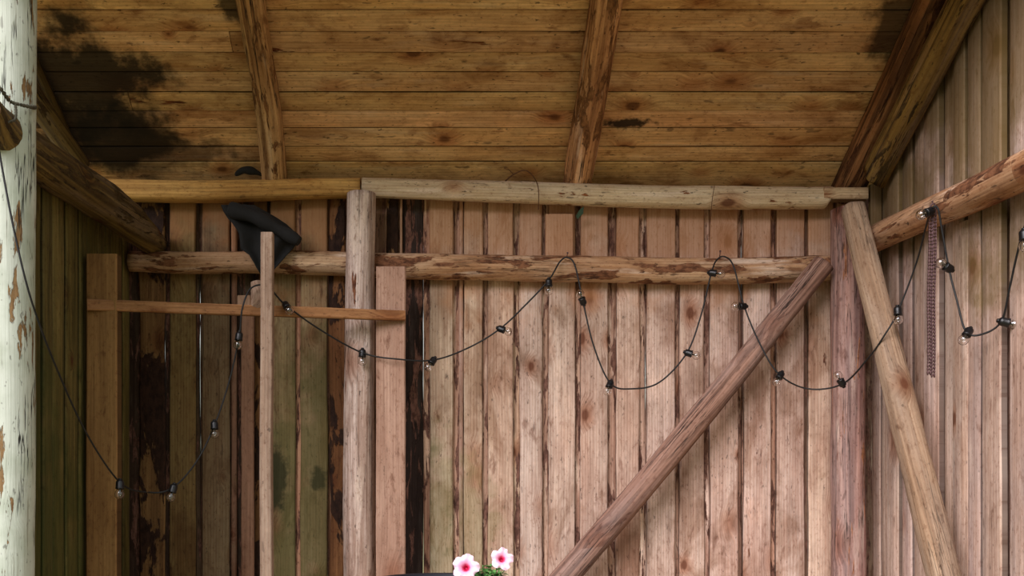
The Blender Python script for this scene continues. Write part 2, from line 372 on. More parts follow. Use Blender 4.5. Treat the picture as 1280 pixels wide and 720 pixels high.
M['rust'] = plain('rusty_steel', (112, 84, 84), .65, .5, nscale=120, var=.8, bump=.4)
M['wire'] = plain('old_grey_wire', (92, 88, 72), .7, .3, nscale=120, var=.7, bump=.4)
M['twig'] = plain('dry_twig', (96, 60, 34), .9, nscale=80, var=.6)
M['leafgreen'] = plain('petunia_leaf', (104, 164, 84), .6, nscale=60, var=.5)
M['darkleaf'] = plain('dark_leaf', (34, 62, 30), .7, nscale=60, var=.5)
M['pot'] = plain('black_glazed_pot', (28, 30, 38), .42, nscale=12, var=.2)
M['soil'] = plain('dark_soil', (42, 32, 24), .95, nscale=90, var=.7, bump=1)
M['ground'] = plain('earth_and_gravel', (200, 174, 138), .95, nscale=14, var=.6, bump=.5)
M['grass'] = plain('lawn', (132, 126, 78), .95, nscale=20, var=.6, bump=.6)
g = NT('clear_glass'); g.b.inputs['Base Color'].default_value = (1, 1, 1, 1); g.b.inputs['Roughness'].default_value = .02
g.b.inputs['Transmission Weight'].default_value = 1; g.b.inputs['IOR'].default_value = 1.55; M['glass'] = g.m
g = NT('petunia_petal'); uv = g.n('UVMap', uv_map='UVMap').outputs[0]; s_ = g.n('SeparateXYZ'); g.put(s_.inputs[0], uv)
nn = g.noise(g.vmul(uv, (3, 40, 1)), 1, 3)
q = g.math('MULTIPLY_ADD', g.math('SUBTRACT', nn, .5), .28, s_.outputs[0])
c = g.mix(g.step(q, .12, .34), srgb(206, 28, 84), srgb(246, 176, 208)); c = g.mix(g.step(q, .34, .7), c, srgb(252, 214, 230))
c = g.mix(g.math('MULTIPLY', g.step(nn, .56, .66), .35), c, srgb(224, 96, 148))
g.put(g.b.inputs['Base Color'], c); g.b.inputs['Roughness'].default_value = .6; M['petal'] = g.m

# ================================================================== STRUCTURE
X, Y, Zv = Vector((1, 0, 0)), Vector((0, 1, 0)), Vector((0, 0, 1))
def tw(c, k=1.0, j=.05):
    a = 1 + R.uniform(-j, j); return tuple(x * k * a for x in c)
# --- back wall: front boards (x0, x1, tint) and recessed bark-edged strips between them
PK = (1, 1, 1); OL = (.62, .62, .42); DK = (.34, .30, .24)
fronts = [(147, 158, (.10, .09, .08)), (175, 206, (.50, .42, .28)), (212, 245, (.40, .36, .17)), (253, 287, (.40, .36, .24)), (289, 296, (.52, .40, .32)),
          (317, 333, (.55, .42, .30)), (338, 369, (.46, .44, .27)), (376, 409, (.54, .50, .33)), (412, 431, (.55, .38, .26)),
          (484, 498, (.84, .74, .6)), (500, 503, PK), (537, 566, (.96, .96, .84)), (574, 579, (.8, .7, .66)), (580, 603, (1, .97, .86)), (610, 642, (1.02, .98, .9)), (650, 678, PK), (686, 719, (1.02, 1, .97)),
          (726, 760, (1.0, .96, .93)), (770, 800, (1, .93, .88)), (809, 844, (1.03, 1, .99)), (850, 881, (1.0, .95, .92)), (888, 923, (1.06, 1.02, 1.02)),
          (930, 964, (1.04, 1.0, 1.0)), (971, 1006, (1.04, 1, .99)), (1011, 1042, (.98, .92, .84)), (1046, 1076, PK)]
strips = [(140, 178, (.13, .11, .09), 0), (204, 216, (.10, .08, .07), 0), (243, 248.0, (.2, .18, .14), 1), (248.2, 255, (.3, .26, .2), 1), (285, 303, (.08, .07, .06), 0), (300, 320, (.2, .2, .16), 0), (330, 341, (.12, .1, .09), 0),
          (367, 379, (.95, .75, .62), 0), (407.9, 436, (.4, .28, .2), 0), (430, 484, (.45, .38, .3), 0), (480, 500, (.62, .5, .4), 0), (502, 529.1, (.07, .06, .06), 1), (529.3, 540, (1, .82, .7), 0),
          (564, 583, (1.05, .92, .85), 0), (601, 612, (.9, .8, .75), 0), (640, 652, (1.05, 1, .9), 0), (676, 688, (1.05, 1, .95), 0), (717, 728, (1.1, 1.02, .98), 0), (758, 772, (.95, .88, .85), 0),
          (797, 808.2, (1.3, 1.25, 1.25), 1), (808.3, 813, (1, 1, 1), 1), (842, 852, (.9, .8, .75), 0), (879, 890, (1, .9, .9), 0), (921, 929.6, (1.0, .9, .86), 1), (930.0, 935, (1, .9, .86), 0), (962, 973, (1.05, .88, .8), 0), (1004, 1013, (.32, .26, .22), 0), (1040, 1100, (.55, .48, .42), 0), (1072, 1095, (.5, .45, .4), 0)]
bm = bmesh.new()
ZB = ZE - 1.15 - .02; ZT = ZE + RZ0 - .036
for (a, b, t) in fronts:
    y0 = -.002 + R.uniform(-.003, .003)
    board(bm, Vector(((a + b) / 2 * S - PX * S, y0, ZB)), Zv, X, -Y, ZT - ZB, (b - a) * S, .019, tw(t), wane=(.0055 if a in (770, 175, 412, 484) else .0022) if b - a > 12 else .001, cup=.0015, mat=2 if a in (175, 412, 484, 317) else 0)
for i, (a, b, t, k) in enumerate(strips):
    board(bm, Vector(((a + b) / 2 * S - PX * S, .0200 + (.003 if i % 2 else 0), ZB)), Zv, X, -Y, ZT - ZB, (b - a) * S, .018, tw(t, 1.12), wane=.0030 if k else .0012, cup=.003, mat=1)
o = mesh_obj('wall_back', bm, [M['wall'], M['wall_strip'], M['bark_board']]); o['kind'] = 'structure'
bm = bmesh.new(); board(bm, Vector((-2.3, .10, ZE + RZ0 - .13)), X, Zv, -Y, 4.1, .16, .02, (.5, .42, .34))
o = mesh_obj('trim_2', bm, M['wall_strip']); o['kind'] = 'structure'
bm = bmesh.new()
board(bm, P(699.5, 352, D - .026), Zv, X, -Y, 84 * S, 35 * S, .02, (1.0, .93, .84), wane=.001)
tag(mesh_obj('board_offcut', bm, M['wall'], loc=P(699, 352, D - .026)), 'short square-topped board piece on the back wall just below the middle rafter', 'board')
# --- left wall: up to the log only
bm = bmesh.new(); y = 0.0; i = 0
ZLT = ZE + 1.02
while y < 1.0:
    wd = R.choice((.085, .1, .07, .11)); wd = min(wd, 1.03 - y)
    t = (.55 + R.random() * .32)
    board(bm, Vector((XL, -y - wd / 2, ZB)), Zv, -Y, X, ZLT - ZB, wd, .02, (t, t, t * (.8 + R.random() * .25)), wane=.001, cup=.002)
    board(bm, Vector((XL - .018, -y - wd - .012, ZB)), Zv, -Y, X, ZLT - ZB, .05, .02, (.4, .4, .34), wane=.001)
    y += wd + R.choice((.012, .022, .006))
o = mesh_obj('wall_left', bm, M['wall_left']); o['kind'] = 'structure'
# --- right wall: up to the roof, board on board
bm = bmesh.new(); y = 0.012
while y < 1.42:
    wd = R.choice((.07, .09, .1, .085))
    zt = ZE + RZ0 + RS * (y + wd / 2) - .02
    k = R.uniform(.86, 1.06); pr = R.choice((0, .006, .012, .02))
    board(bm, Vector((XR - pr, -y - wd / 2, ZB)), Zv, Y, -X, zt - ZB, wd, .022, (k, k * R.uniform(.95, 1), k * R.uniform(.92, 1)), wane=.0012, cup=.003)
    board(bm, Vector((XR + .018, -y - wd - .01, ZB)), Zv, Y, -X, zt - ZB + .01, .10, .02, (.8, .66, .58), wane=.001)
    y += wd + R.choice((.004, .014, .022, .002))
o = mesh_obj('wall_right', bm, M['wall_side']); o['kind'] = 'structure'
# --- roof planks
rowsy = [222, 203, 184, 160, 139, 116, 90, 66, 40, 13, -15]
ds = [((PY - r) / F * D - RZ0) / (RS + (PY - r) / F) for r in rowsy]
ds[0] = -.12
while ds[-1] < 1.42: ds.append(ds[-1] + .098)
Lr = Vector((0, -1, RS)).normalized(); 
n = X.cross(Lr).normalized(); n = n if n.z < 0 else -n
bm = bmesh.new(); kk = math.sqrt(1 + RS * RS)
for i in range(len(ds) - 1):
    a, b = ds[i], ds[i + 1]; g_ = .0012 if i not in (1, 2, 5) else .005
    cuts = [-2.3, R.uniform(-1.2, 1.0), XR + .05] if i % 3 == 1 else [-2.3, XR + .05]
    for q in range(len(cuts) - 1):
        x0, x1 = cuts[q], cuts[q + 1] - (.003 if q < len(cuts) - 2 else 0)
        base = Vector((x0, -(a + b) / 2, ZE + RZ0 + RS * (a + b) / 2)) - n * R.uniform(0, .004)
        k = R.uniform(.88, 1.1)
        board(bm, base, X, Lr, n, x1 - x0, (b - a) * kk - g_, .024, (k, k * R.uniform(.95, 1.02), k * R.uniform(.86, 1.02)), wane=.0007, cup=.0015, cham=.0022, seg=70)
o = mesh_obj('ceiling', bm, M['roof']); o['kind'] = 'structure'
# unseen boarded header, added across the open front to shade the upper walls
bm = bmesh.new(); HZ = 2.78
xx = -2.3
while xx < XR + .1:
    board(bm, Vector((xx + .07, -1.30, HZ)), Zv, X, -Y, ZE + RZ0 + RS * 1.30 - HZ - .03, .138, .022, (.8, .74, .6)); xx += .14
o = mesh_obj('shade_header', bm, M['wall_strip']); o['kind'] = 'structure'
# roofing above the planks
bm = bmesh.new(); lay = layers(bm)
a0 = Vector((-2.33, .2, ZE + RZ0 - .2 * RS)) - n * .035; a1 = Vector((-2.33, -1.5, ZE + RZ0 + 1.5 * RS)) - n * .035
dx = Vector((XR + .12 + 2.33, 0, 0))
vs = [bm.verts.new(p) for p in (a0, a0 + dx, a1 + dx, a1, a0 - n * .02, a0 + dx - n * .02, a1 + dx - n * .02, a1 - n * .02)]
for f in ((0, 1, 2, 3), (7, 6, 5, 4), (0, 4, 5, 1), (1, 5, 6, 2), (2, 6, 7, 3), (3, 7, 4, 0)): bm.faces.new([vs[i] for i in f])
o = mesh_obj('trim_1', bm, M['felt']); o['kind'] = 'structure'
# --- ground
def slab(name, x0, x1, y0, y1, z, th, m):
    bm = bmesh.new(); layers(bm)
    nx, ny = 24, 16
    gr = [[bm.verts.new((x0 + (x1 - x0) * i / nx, y0 + (y1 - y0) * j / ny, z + .006 * snoise(i * .7, j * .7, 3))) for i in range(nx + 1)] for j in range(ny + 1)]
    for j in range(ny):
        for i in range(nx): bm.faces.new((gr[j][i], gr[j][i + 1], gr[j + 1][i + 1], gr[j + 1][i]))
    o = mesh_obj(name, bm, m); o['kind'] = 'structure'; return o
slab('floor', -2.4, 1.9, -1.5, .3, 0, .1, M['ground'])
slab('ground', -14, 14, -14, 14, -.03, .1, M['grass'])

# ================================================================== TIMBERS (each a thing)
def timber(name, label, cat, mat, pts, rads, group=None, end='end', **k):
    bm = bmesh.new(); log(bm, pts, rads, **k)
    lo = Vector(pts[0]) if Vector(pts[0]).z < Vector(pts[-1]).z else Vector(pts[-1])
    return tag(mesh_obj(name, bm, [M[mat], M[end]], loc=lo), label, cat, group)
# rafters
def rafter(a, b, off, r0, r1, name='rafter', **k):
    p0 = RP(*a, off); p1 = RP(*b, off); dr = (p1 - p0).normalized()
    return [p0 - dr * 0.0, p1 + dr * .75], [r0, r1]
p, r = rafter((345, 219), (319, 0), .050, .050, .048)
timber('rafter', 'rough olive-brown log rafter under the left part of the ceiling, beside the black felt scrap', 'rafter', 'log_brown', p, r, 'log rafters under the ceiling', tint=(.98, .94, .82), lump=.14, crook=.02, sq=2.3)
p, r = rafter((720, 226), (755, 0), .055, .056, .055)
timber('rafter', 'pinkish brown peeled log rafter under the middle of the ceiling', 'rafter', 'log_brown', p, r, 'log rafters under the ceiling', tint=(1.2, 1.08, 1.0), lump=.11, crook=.012, sq=2.3)
p, r = rafter((1056, 228), (1162, 0), .052, .055, .06)
timber('rafter', 'dark red-brown cracked rafter at the right end of the ceiling', 'rafter', 'log_red', p, r, 'log rafters under the ceiling', tint=(1, .95, .88), lump=.07, sq=4, rot=.785, crook=.004)
p0 = P(1092, 222, 3.64); p1 = P(1207, 0, 3.01); d_ = (p1 - p0).normalized()
timber('gable_beam', 'smooth olive-brown sloping beam along the top of the right wall', 'beam', 'log_olive', [p0, p1 + d_ * .6], [.043, .047], tint=(1.42, 1.22, 1.0), lump=.035, sq=5, rot=.3, crook=.003, cut0=.5)
# dark thin rafter at the left end and the pole beside it
p, r = rafter((101, 200), (70, 128), .03, .016, .016)
timber('thin_pole', 'thin dark stick sloping up the stained left end of the ceiling', 'pole', 'log_olive', p, r, tint=(.45, .38, .3), lump=.08, seg=12)
p0 = P(100, 208, 3.45); p1 = P(42, 124, 3.2); d_ = (p1 - p0).normalized()
timber('sloping_pole', 'olive log just above the left wall log, running behind the white-painted post', 'log', 'log_olive', [p0, p1 + d_ * .12], [.035, .04], tint=(.85, .8, .72), lump=.07)
# top plates
timber('top_plate', 'smooth yellow-brown squared log under the left part of the ceiling', 'log', 'plate_yellow', [P(121, 238, D - .065), P(300, 239, D - .065), P(451, 236, D - .065)], [.040, .040, .036], 'logs carrying the roof at the back wall',
       tint=(.96, .93, .84), sq=3.2, rot=.1, lump=.05, crook=.006)
timber('top_plate', 'pale peeled log with bark flecks under the right part of the ceiling', 'log', 'plate_pale', [P(453, 234, D - .065), P(650, 241, D - .07), P(860, 246, D - .07), P(1036, 247, D - .07)], [.036, .041, .043, .042], 'logs carrying the roof at the back wall',
       sq=2.3, lump=.06, crook=.004, cut1=.4)
bm = bmesh.new(); board(bm, P(1030, 241, D - .112), X, Zv, -Y, 54 * S, 14 * S, .05, (1, .94, .85), wane=.001)
tag(mesh_obj('beam_tongue', bm, M['plate_pale'], loc=P(1030, 241, D - .112)), 'short narrow tongue of pale wood ending on top of the right corner post', 'board')
# girt
timber('girt_log', 'long round horizontal log with flaking bark across the back wall behind the posts', 'log', 'girt', [P(163, 327, D - .05), P(400, 329, D - .05), P(560, 334, D - .05), P(800, 338, D - .05), P(1040, 336, D - .05)], [.040, .046, .050, .050, .050], lump=.07, sq=2.1, crook=.006)
# left wall log
p0 = P(192, 300, D - .03); p0.x = XL + .055; pe = Vector((XL + .06, -.98, ZE + 1.03))
timber('wall_plate_log', 'thick dark olive log along the top of the left wall, wired to the white-painted post', 'log', 'log_olive', [Vector((XL + .105, -.02, ZE + 1.0)), Vector((XL + .085, -.5, ZE + 1.015)), Vector((XL + .012, -1.09, ZE + 1.02)), Vector((-1.232, -D + 2.55, ZE + 1.03))], [.048, .066, .060, .050], end='end_dark',
       tint=(.95, .86, .78), lump=.09, crook=.003, sq=2.4)
# right wall girt
timber('girt_log', 'brown-red bark-streaked log running forward along the right wall', 'log', 'girt', [Vector((XR - .075, -.04, ZE + .985)), Vector((XR - .07, -.6, ZE + .955)), Vector((XR - .075, -1.4, ZE + .90))], [.050, .052, .056], tint=(.84, .74, .68), lump=.07, crook=.006)
# posts
timber('post', 'whitish round log post in front of the back wall, where the two top logs meet', 'post', 'post', [P(449, 979, D - .125), P(449, 600, D - .125), P(451, 243, D - .12)], [.064, .061, .055], lump=.05, crook=.006)
timber('post', 'mauve-brown corner post with bark stripes between the two braces', 'post', 'post_mauve', [P(1061, 979, D - .125), P(1060, 600, D - .12), P(1059, 262, D - .11)], [.062, .060, .058], lump=.05, crook=.004, sq=2.6)
pp = P(11, 620, 2.75)
timber('painted_post', 'white post with peeling cracked paint at the front left corner', 'post', 'painted', [Vector((pp.x, pp.y, -.03)), Vector((pp.x + .003, pp.y, 1.4)), Vector((pp.x + .006, pp.y, 3.12))], [.068, .068, .069], lump=.03, crook=.006, seg=32)
# braces
timber('diagonal_brace', 'dark pinkish diagonal pole rising to the right corner post across the back wall', 'brace', 'brace', [P(515, 955, D - .135), P(705, 724, D - .135), P(876, 520, D - .135), P(1029, 330, D - .13)], [.050, .049, .047, .042], lump=.05, crook=.006, sq=2.3)
a = P(1066, 260, 3.61); b = P(1180, 720, 3.05); d_ = (b - a)
timber('leaning_brace', 'pale brown pole leaning forward from the top of the right corner post', 'brace', 'brace_pale', [a, b, a + d_ * ((a.z) / (a.z - b.z))], [.040, .047, .050], lump=.05, crook=.004, sq=3.0, tint=(.92, .89, .76))
# boards standing against the wall
def bthing(name, label, mat, px0, px1, pyt, Z, pyb=None, th=.022, tint=PK, cat='board', group=None, wane=.0012):
    bm = bmesh.new(); z0 = 0 if pyb is None else P(0, pyb, Z).z; zt = P(0, pyt, Z).z
    x = (P(px0, 0, Z).x + P(px1, 0, Z).x) / 2; wd = (px1 - px0) * Z / F
    o_ = Vector((x, -D + Z, z0))
    board(bm, o_, Zv, X, -Y, zt - z0, wd, th, tint, wane=wane, cup=.0005)
    return tag(mesh_obj(name, bm, M[mat], loc=o_), label, cat, group)
bthing('upright_board', 'smooth pink-brown board standing just right of the whitish post', 'board_pink', 470, 507, 333, D - .192)
bthing('upright_board', 'ochre-brown board post standing near the left wall, behind the long lath', 'board_ochre', 107, 146, 317, 3.32, th=.05, tint=(.80, .76, .66))
bthing('upright_board', 'narrow pinkish plank standing behind the grey slat, below the lath', 'board_pink', 301, 317, 372, D - .05, th=.02, tint=(.66, .58, .50))
bthing('corner_offcut', 'short grey-brown board piece in the top right corner beside the corner post', 'wall_side', 1089, 1103, 230, D - .10, 288, tint=(.7, .62, .55))
# lath
bm = bmesh.new(); a = P(109, 380.5, 3.295); b = P(507, 394, D - .215); Ld = (b - a); ln = Ld.length; Ld.normalize()
Wd = Vector((0, -1, 0)).cross(Ld).normalized(); Wd = Wd if Wd.z > 0 else -Wd
board(bm, a, Ld, Wd, Ld.cross(Wd).normalized() * (1 if Ld.cross(Wd).y < 0 else -1), ln, .039, .016, (.95, .9, .82), wane=.0008)
tag(mesh_obj('lath', bm, M['lath'], loc=a), 'thin horizontal lath across the left bay from the ochre board to the pink board', 'lath')
# grey slat in front
bm = bmesh.new(); a = P(332, 1090, 3.37); b = P(334.5, 292, 3.40)
log(bm, [Vector((a.x, a.y, 0)), b], [.0215, .0215], sq=9, rot=.785 + .52, lump=.01, crook=.003, seg=32, asp=1)
tag(mesh_obj('standing_slat', bm, [M['slat'], M['end']], loc=Vector((a.x, a.y, 0))), 'tall thin grey slat standing in front of the lath, black felt behind its top', 'slat')
# block and stub behind slat
bm = bmesh.new()
log(bm, [P(320, 352, 3.475), P(323, 372, 3.475), P(314, 390, 3.48)], [.018, .03, .012], seg=16, lump=.25, step=.008, crook=0)
tag(mesh_obj('wood_stub', bm, [M['slat'], M['end']], loc=P(322, 392, 3.56)), 'knobbly grey branch stub behind the slat, where the cord goes over', 'branch stub')
bm = bmesh.new(); board(bm, P(305, 384, 3.46), Zv, X, -Y, .043, .05, .02, (.8, .72, .62), wane=.001)
tag(mesh_obj('wood_block', bm, M['slat'], loc=P(304, 387, 3.585)), 'small square wooden block resting on the lath left of the slat', 'block')
# pale board on the right wall
bm = bmesh.new(); o_ = Vector((XR - .022, -.70, 0)); 
board(bm, o_, Zv, Y, -X, P(1195, 279, 3.14).z, .085, .018, (1.10, 1.08, 1.02), wane=.003, cup=.004)
tag(mesh_obj('loose_board', bm, M['wall_side'], loc=o_), 'pale loose board on the right wall, its top just below the forward log', 'board')

# ================================================================== FELT
er = empty('felt_sheet', P(330, 346, D - .14))
edge = [(256, 276, 318), (264, 279, 332), (272, 284, 346), (280, 291, 358), (290, 298, 369), (300, 300, 374), (310, 301, 366), (318, 312, 358), (326, 317, 351), (335, 322, 343), (346, 329, 334)]
bm = bmesh.new(); rows = []
for j, (yy, xa, xb) in enumerate(edge):
    rows.append([bm.verts.new(P(xa + (xb - xa) * i / 14, yy, D - .125 - .018 * math.sin(i * .7 + j * .35) - .02 * (j / 10) - .01 * snoise(i * .5, j * .5))) for i in range(15)])
for j in range(len(rows) - 1):
    for i in range(14):
        f = bm.faces.new((rows[j][i], rows[j + 1][i], rows[j + 1][i + 1], rows[j][i + 1])); f.smooth = True
sh = mesh_obj('flap', bm, M['felt'], er); md = sh.modifiers.new('t', 'SOLIDIFY'); md.thickness = .004
bm = bmesh.new(); path = catmull([P(288, 262, D - .15), P(320, 272, D - .165), P(350, 288, D - .17), P(374, 302, D - .175)], 8)
tube(bm, path, lambda t: .030 - .009 * t + .003 * math.sin(t * 17), 16)
mesh_obj('rolled_edge', bm, M['felt'], er)
tag(er, 'crumpled black roofing felt hanging over the horizontal log behind the slat', 'roofing felt')
bm = bmesh.new(); path = catmull([P(294, 219, D - .08), P(304, 213, D - .09), P(316, 214, D - .09), P(328, 219, D - .08)], 6)
tube(bm, path, lambda t: .004 + .012 * math.sin(math.pi * t) + .0015 * math.sin(t * 13), 10)
tag(mesh_obj('felt_scrap', bm, M['felt'], loc=P(310, 222, D - .08)), 'small black scrap of felt on the yellow log beside the left rafter', 'roofing felt')

# ================================================================== STRING LIGHTS
cpts = [(-12, 120, 2.63), (0, 195, 2.635), (18, 290, 2.64), (40, 378, 2.68), (74, 468, 2.83), (110, 545, 2.98), (150, 603, 3.13), (182, 615, 3.25), (214, 611, 3.3), (245, 578, 3.36), (268, 532, 3.4), (287, 475, 3.42),
        (299, 420, 3.41), (303, 385, 3.40), (314, 360, 3.42), (334, 357, 3.44), (346, 370, 3.45), (358, 382, 3.47), (400, 412, 3.55), (453, 441, 3.625), (498, 449, 3.62), (542, 450, 3.66), (585, 435, 3.69), (625, 411, 3.69), (658, 380, 3.69),
        (686, 350, 3.69), (700, 327, 3.72), (710, 322, 3.72), (719, 333, 3.71), (729, 378, 3.69), (742, 432, 3.69), (763, 479, 3.69), (790, 486, 3.69), (824, 478, 3.69), (858, 442, 3.69), (876, 395, 3.69), (889, 342, 3.70), (896, 325, 3.72), (906, 321, 3.72),
        (917, 333, 3.68), (930, 382, 3.66), (950, 430, 3.64), (974, 468, 3.62), (1010, 486, 3.62), (1053, 480, 3.54), (1085, 448, 3.40), (1105, 420, 3.33), (1122, 390, 3.30), (1145, 330, 3.24), (1157, 285, 3.14), (1164, 262, 3.02), (1172, 260, 3.0), (1177, 285, 3.01),
        (1186, 335, 3.02), (1196, 375, 3.0), (1208, 415, 2.96), (1230, 417, 2.92), (1252, 401, 2.88), (1262, 360, 2.83), (1272, 315, 2.78), (1283, 278, 2.72), (1300, 255, 2.66)]
root = empty('string_lights', P(710, 322, 3.72))
tag(root, 'black outdoor string lights with clear unlit bulbs looped across the boards', 'string lights')
pth = catmull([P(*q) for q in cpts], 8)
bm = bmesh.new(); tube(bm, pth, .0031, 8); mesh_obj('cord', bm, M['cord'], root)
# px, py of the socket on the cord and the direction (px) in which the bulb points
bulbs = [(150, 604, 0, 1, 3.13), (217, 609, -.25, 1, 3.3), (268, 530, .05, 1, 3.4), (299, 419, -.1, 1, 3.41), (357, 381, .2, .3, 3.47), (453, 440, 0, 1, 3.635), (542, 450, -.4, .6, 3.66), (625, 411, .9, .35, 3.69), (686, 352, 0, 1, 3.69),
         (729, 378, -.2, -.4, 3.69), (763, 479, -.3, .7, 3.69), (859, 441, 1, .35, 3.69), (889, 341, 1, .2, 3.70), (930, 383, -1, .05, 3.66), (976, 468, -.5, .8, 3.62), (1053, 480, -.6, -1, 3.54), (1122, 387, 0, 1, 3.30), (1163, 264, -1, .4, 3.02),
         (1187, 336, -1, -.5, 3.02), (1211, 414, -.6, .8, 2.96), (1253, 402, 1, .3, 2.88), (1280, 292, 0, 1, 2.72)]
sock0 = bulb0 = None
bm = bmesh.new(); lathe(bm, [(0, -.014), (.010, -.013), (.0145, -.008), (.0155, 0), (.0155, .018), (.0165, .020), (.0165, .024), (.013, .025), (0, .0245)], Matrix(), 18)
# strain relief boss where the cord passes
lathe(bm, [(0, -.02), (.007, -.02), (.008, -.012), (0, -.012)], Matrix(), 12)
me_s = bpy.data.meshes.new('lamp_socket'); bm.to_mesh(me_s); bm.free(); me_s.materials.append(M['plastic'])
bm = bmesh.new(); lathe(bm, [(.010, .022), (.011, .028), (.0165, .036), (.0192, .046), (.017, .057), (.011, .064), (.004, .067), (0, .0675)], Matrix(), 20)
lathe(bm, [(.0085, .022), (.0095, .028), (.0150, .036), (.0176, .046), (.0155, .056), (.0095, .0625), (.004, .0652), (0, .0658)][::-1], Matrix(), 20)
me_b = bpy.data.meshes.new('bulb'); bm.to_mesh(me_b); bm.free(); me_b.materials.append(M['glass'])
bm = bmesh.new(); lathe(bm, [(0, .024), (.004, .024), (.003, .036), (0, .038)], Matrix(), 10)
fp = [Vector((.006 * math.sin(t * 6.28 * 3), .006 * math.cos(t * 6.28 * 3), .036 + .012 * t)) for t in [i / 20 for i in range(21)]]
tube(bm, fp, .0006, 4)
me_f = bpy.data.meshes.new('filament'); bm.to_mesh(me_f); bm.free(); me_f.materials.append(M['wire'])
for (bx, by, ux, uy, Zb) in bulbs:
    p = P(bx, by, Zb); dv = Vector((ux, -.25 if abs(uy) < .9 else -.12, -uy)).normalized()
    q = dv.to_track_quat('Z', 'Y')
    s = bpy.data.objects.new('lamp_socket', me_s); COL.objects.link(s); s.parent = root; s.location = p - root.location; s.rotation_mode = 'QUATERNION'; s.rotation_quaternion = q; s.scale = (.86, .86, .78)
    b = bpy.data.objects.new('bulb', me_b); COL.objects.link(b); b.parent = s
    f = bpy.data.objects.new('filament', me_f); COL.objects.link(f); f.parent = s
    for pl in me_b.polygons: pl.use_smooth = True

# ================================================================== NAILS, WIRES, CHAIN, TWIGS
def nail(px, py, Z, d, label):
    bm = bmesh.new(); p = P(px, py, Z); d = Vector(d).normalized()
    tube(bm, [p - d * .03, p, p + d * .012], .0018, 6); tube(bm, [p + d * .012, p + d * .014], .004, 8)
    tag(mesh_obj('nail', bm, M['rust'], loc=p), label, 'nail', 'nails holding the string lights')
nail(709, 319, 3.735, (0, -1, .5), 'nail in the horizontal log holding the cord loop below the board offcut')
nail(900, 317, 3.735, (-.2, -1, .6), 'nail in the horizontal log holding the cord loop left of the diagonal brace')
nail(1168, 256, 3.02, (-.8, -.3, .9), 'nail on the right wall log holding the cord and the rusty chain')
# two hanging strands of rusty roller chain
bm = bmesh.new()
for (x0, x1, yb, y0) in ((1163, 1161, 468, 268), (1168, 1166, 471, 266)):
    n_ = 46
    for i in range(n_):
        t = (i + .5) / n_; p = P(x0 + (x1 - x0) * t + .5 * math.sin(t * 9), y0 + (yb - y0) * t, 3.035)
        for sgn in (-1, 1):
            Mx = Matrix.Translation(p + Vector((sgn * .004, 0, 0))) @ Matrix.Rotation(math.pi / 2, 4, 'Y') @ Matrix.Diagonal((1.35 if i % 2 else 1.0, .8, 1, 1))
            lathe(bm, [(0, -.0012), (.0062, -.0012), (.0062, .0012), (0, .0012)], Mx, 8)
        lathe(bm, [(0, -.0055), (.0032, -.0055), (.0032, .0055), (0, .0055)], Matrix.Translation(p) @ Matrix.Rotation(math.pi / 2, 4, 'Y'), 6)
tube(bm, catmull([P(1161, 272, 3.035), P(1163, 258, 3.02), P(1168, 255, 3.02), P(1170, 270, 3.035)], 5), .003, 6)
tag(mesh_obj('rusty_chain', bm, M['rust'], loc=P(1165, 262, 3.035)), 'doubled rusty chain hanging from the log on the right wall', 'chain')
bm = bmesh.new()
tube(bm, catmull([P(-20, 90, 2.60), P(0, 110, 2.60), P(12, 126, 2.64), P(26, 131, 2.66), P(41, 134, 2.70), P(44, 134, 2.76)], 8), lambda t: .0048 + .0016 * math.sin(t * 120), 8)
tube(bm, catmull([P(19, 130, 2.65), P(20, 142, 2.65), P(18, 150, 2.645), P(9, 153, 2.62), P(-10, 158, 2.59)], 8), lambda t: .0036 + .0008 * math.sin(t * 90), 8)
tag(mesh_obj('tie_wire', bm, M['wire'], loc=P(19, 130, 2.65)), 'twisted grey wire tied round the white-painted post and the log end', 'wire')
bm = bmesh.new(); tube(bm, catmull([P(632, 226, 3.72), P(642, 218, 3.66), P(656, 213, 3.64), P(667, 221, 3.66), P(673, 236, 3.70), P(673, 262, 3.74)], 6), lambda t: .0028 - .0012 * t, 6)
tube(bm, [P(642, 218, 3.66), P(636, 212, 3.65), P(630, 210, 3.66)], .0014, 5)
tag(mesh_obj('dry_twig', bm, M['twig'], loc=P(656, 226, 3.70)), 'thin bent dry twig caught on the pale top log left of the middle rafter', 'twig')
bm = bmesh.new(); tube(bm, catmull([P(893, 232, 3.71), P(890, 252, 3.70), P(888, 275, 3.72), P(886, 296, 3.74)], 6), .0013, 5)
tag(mesh_obj('dry_grass_blade', bm, M['twig'], loc=P(892, 240, 3.7)), 'fine dry stem hanging down over the pale top log, right of the middle rafter', 'twig')
bm = bmesh.new()
vs = [bm.verts.new(P(x_, y_, z_)) for x_, y_, z_ in ((730, 258, 3.765), (729, 267, 3.765), (722, 274, 3.77), (720, 270, 3.775), (724, 263, 3.77))]
bm.faces.new(vs); lf = mesh_obj('green_leaf', bm, M['darkleaf'], loc=P(724, 277, 3.77)); md = lf.modifiers.new('t', 'SOLIDIFY'); md.thickness = .002
tag(lf, 'small dark green leaf poking out below the pale top log by the middle rafter', 'leaf')

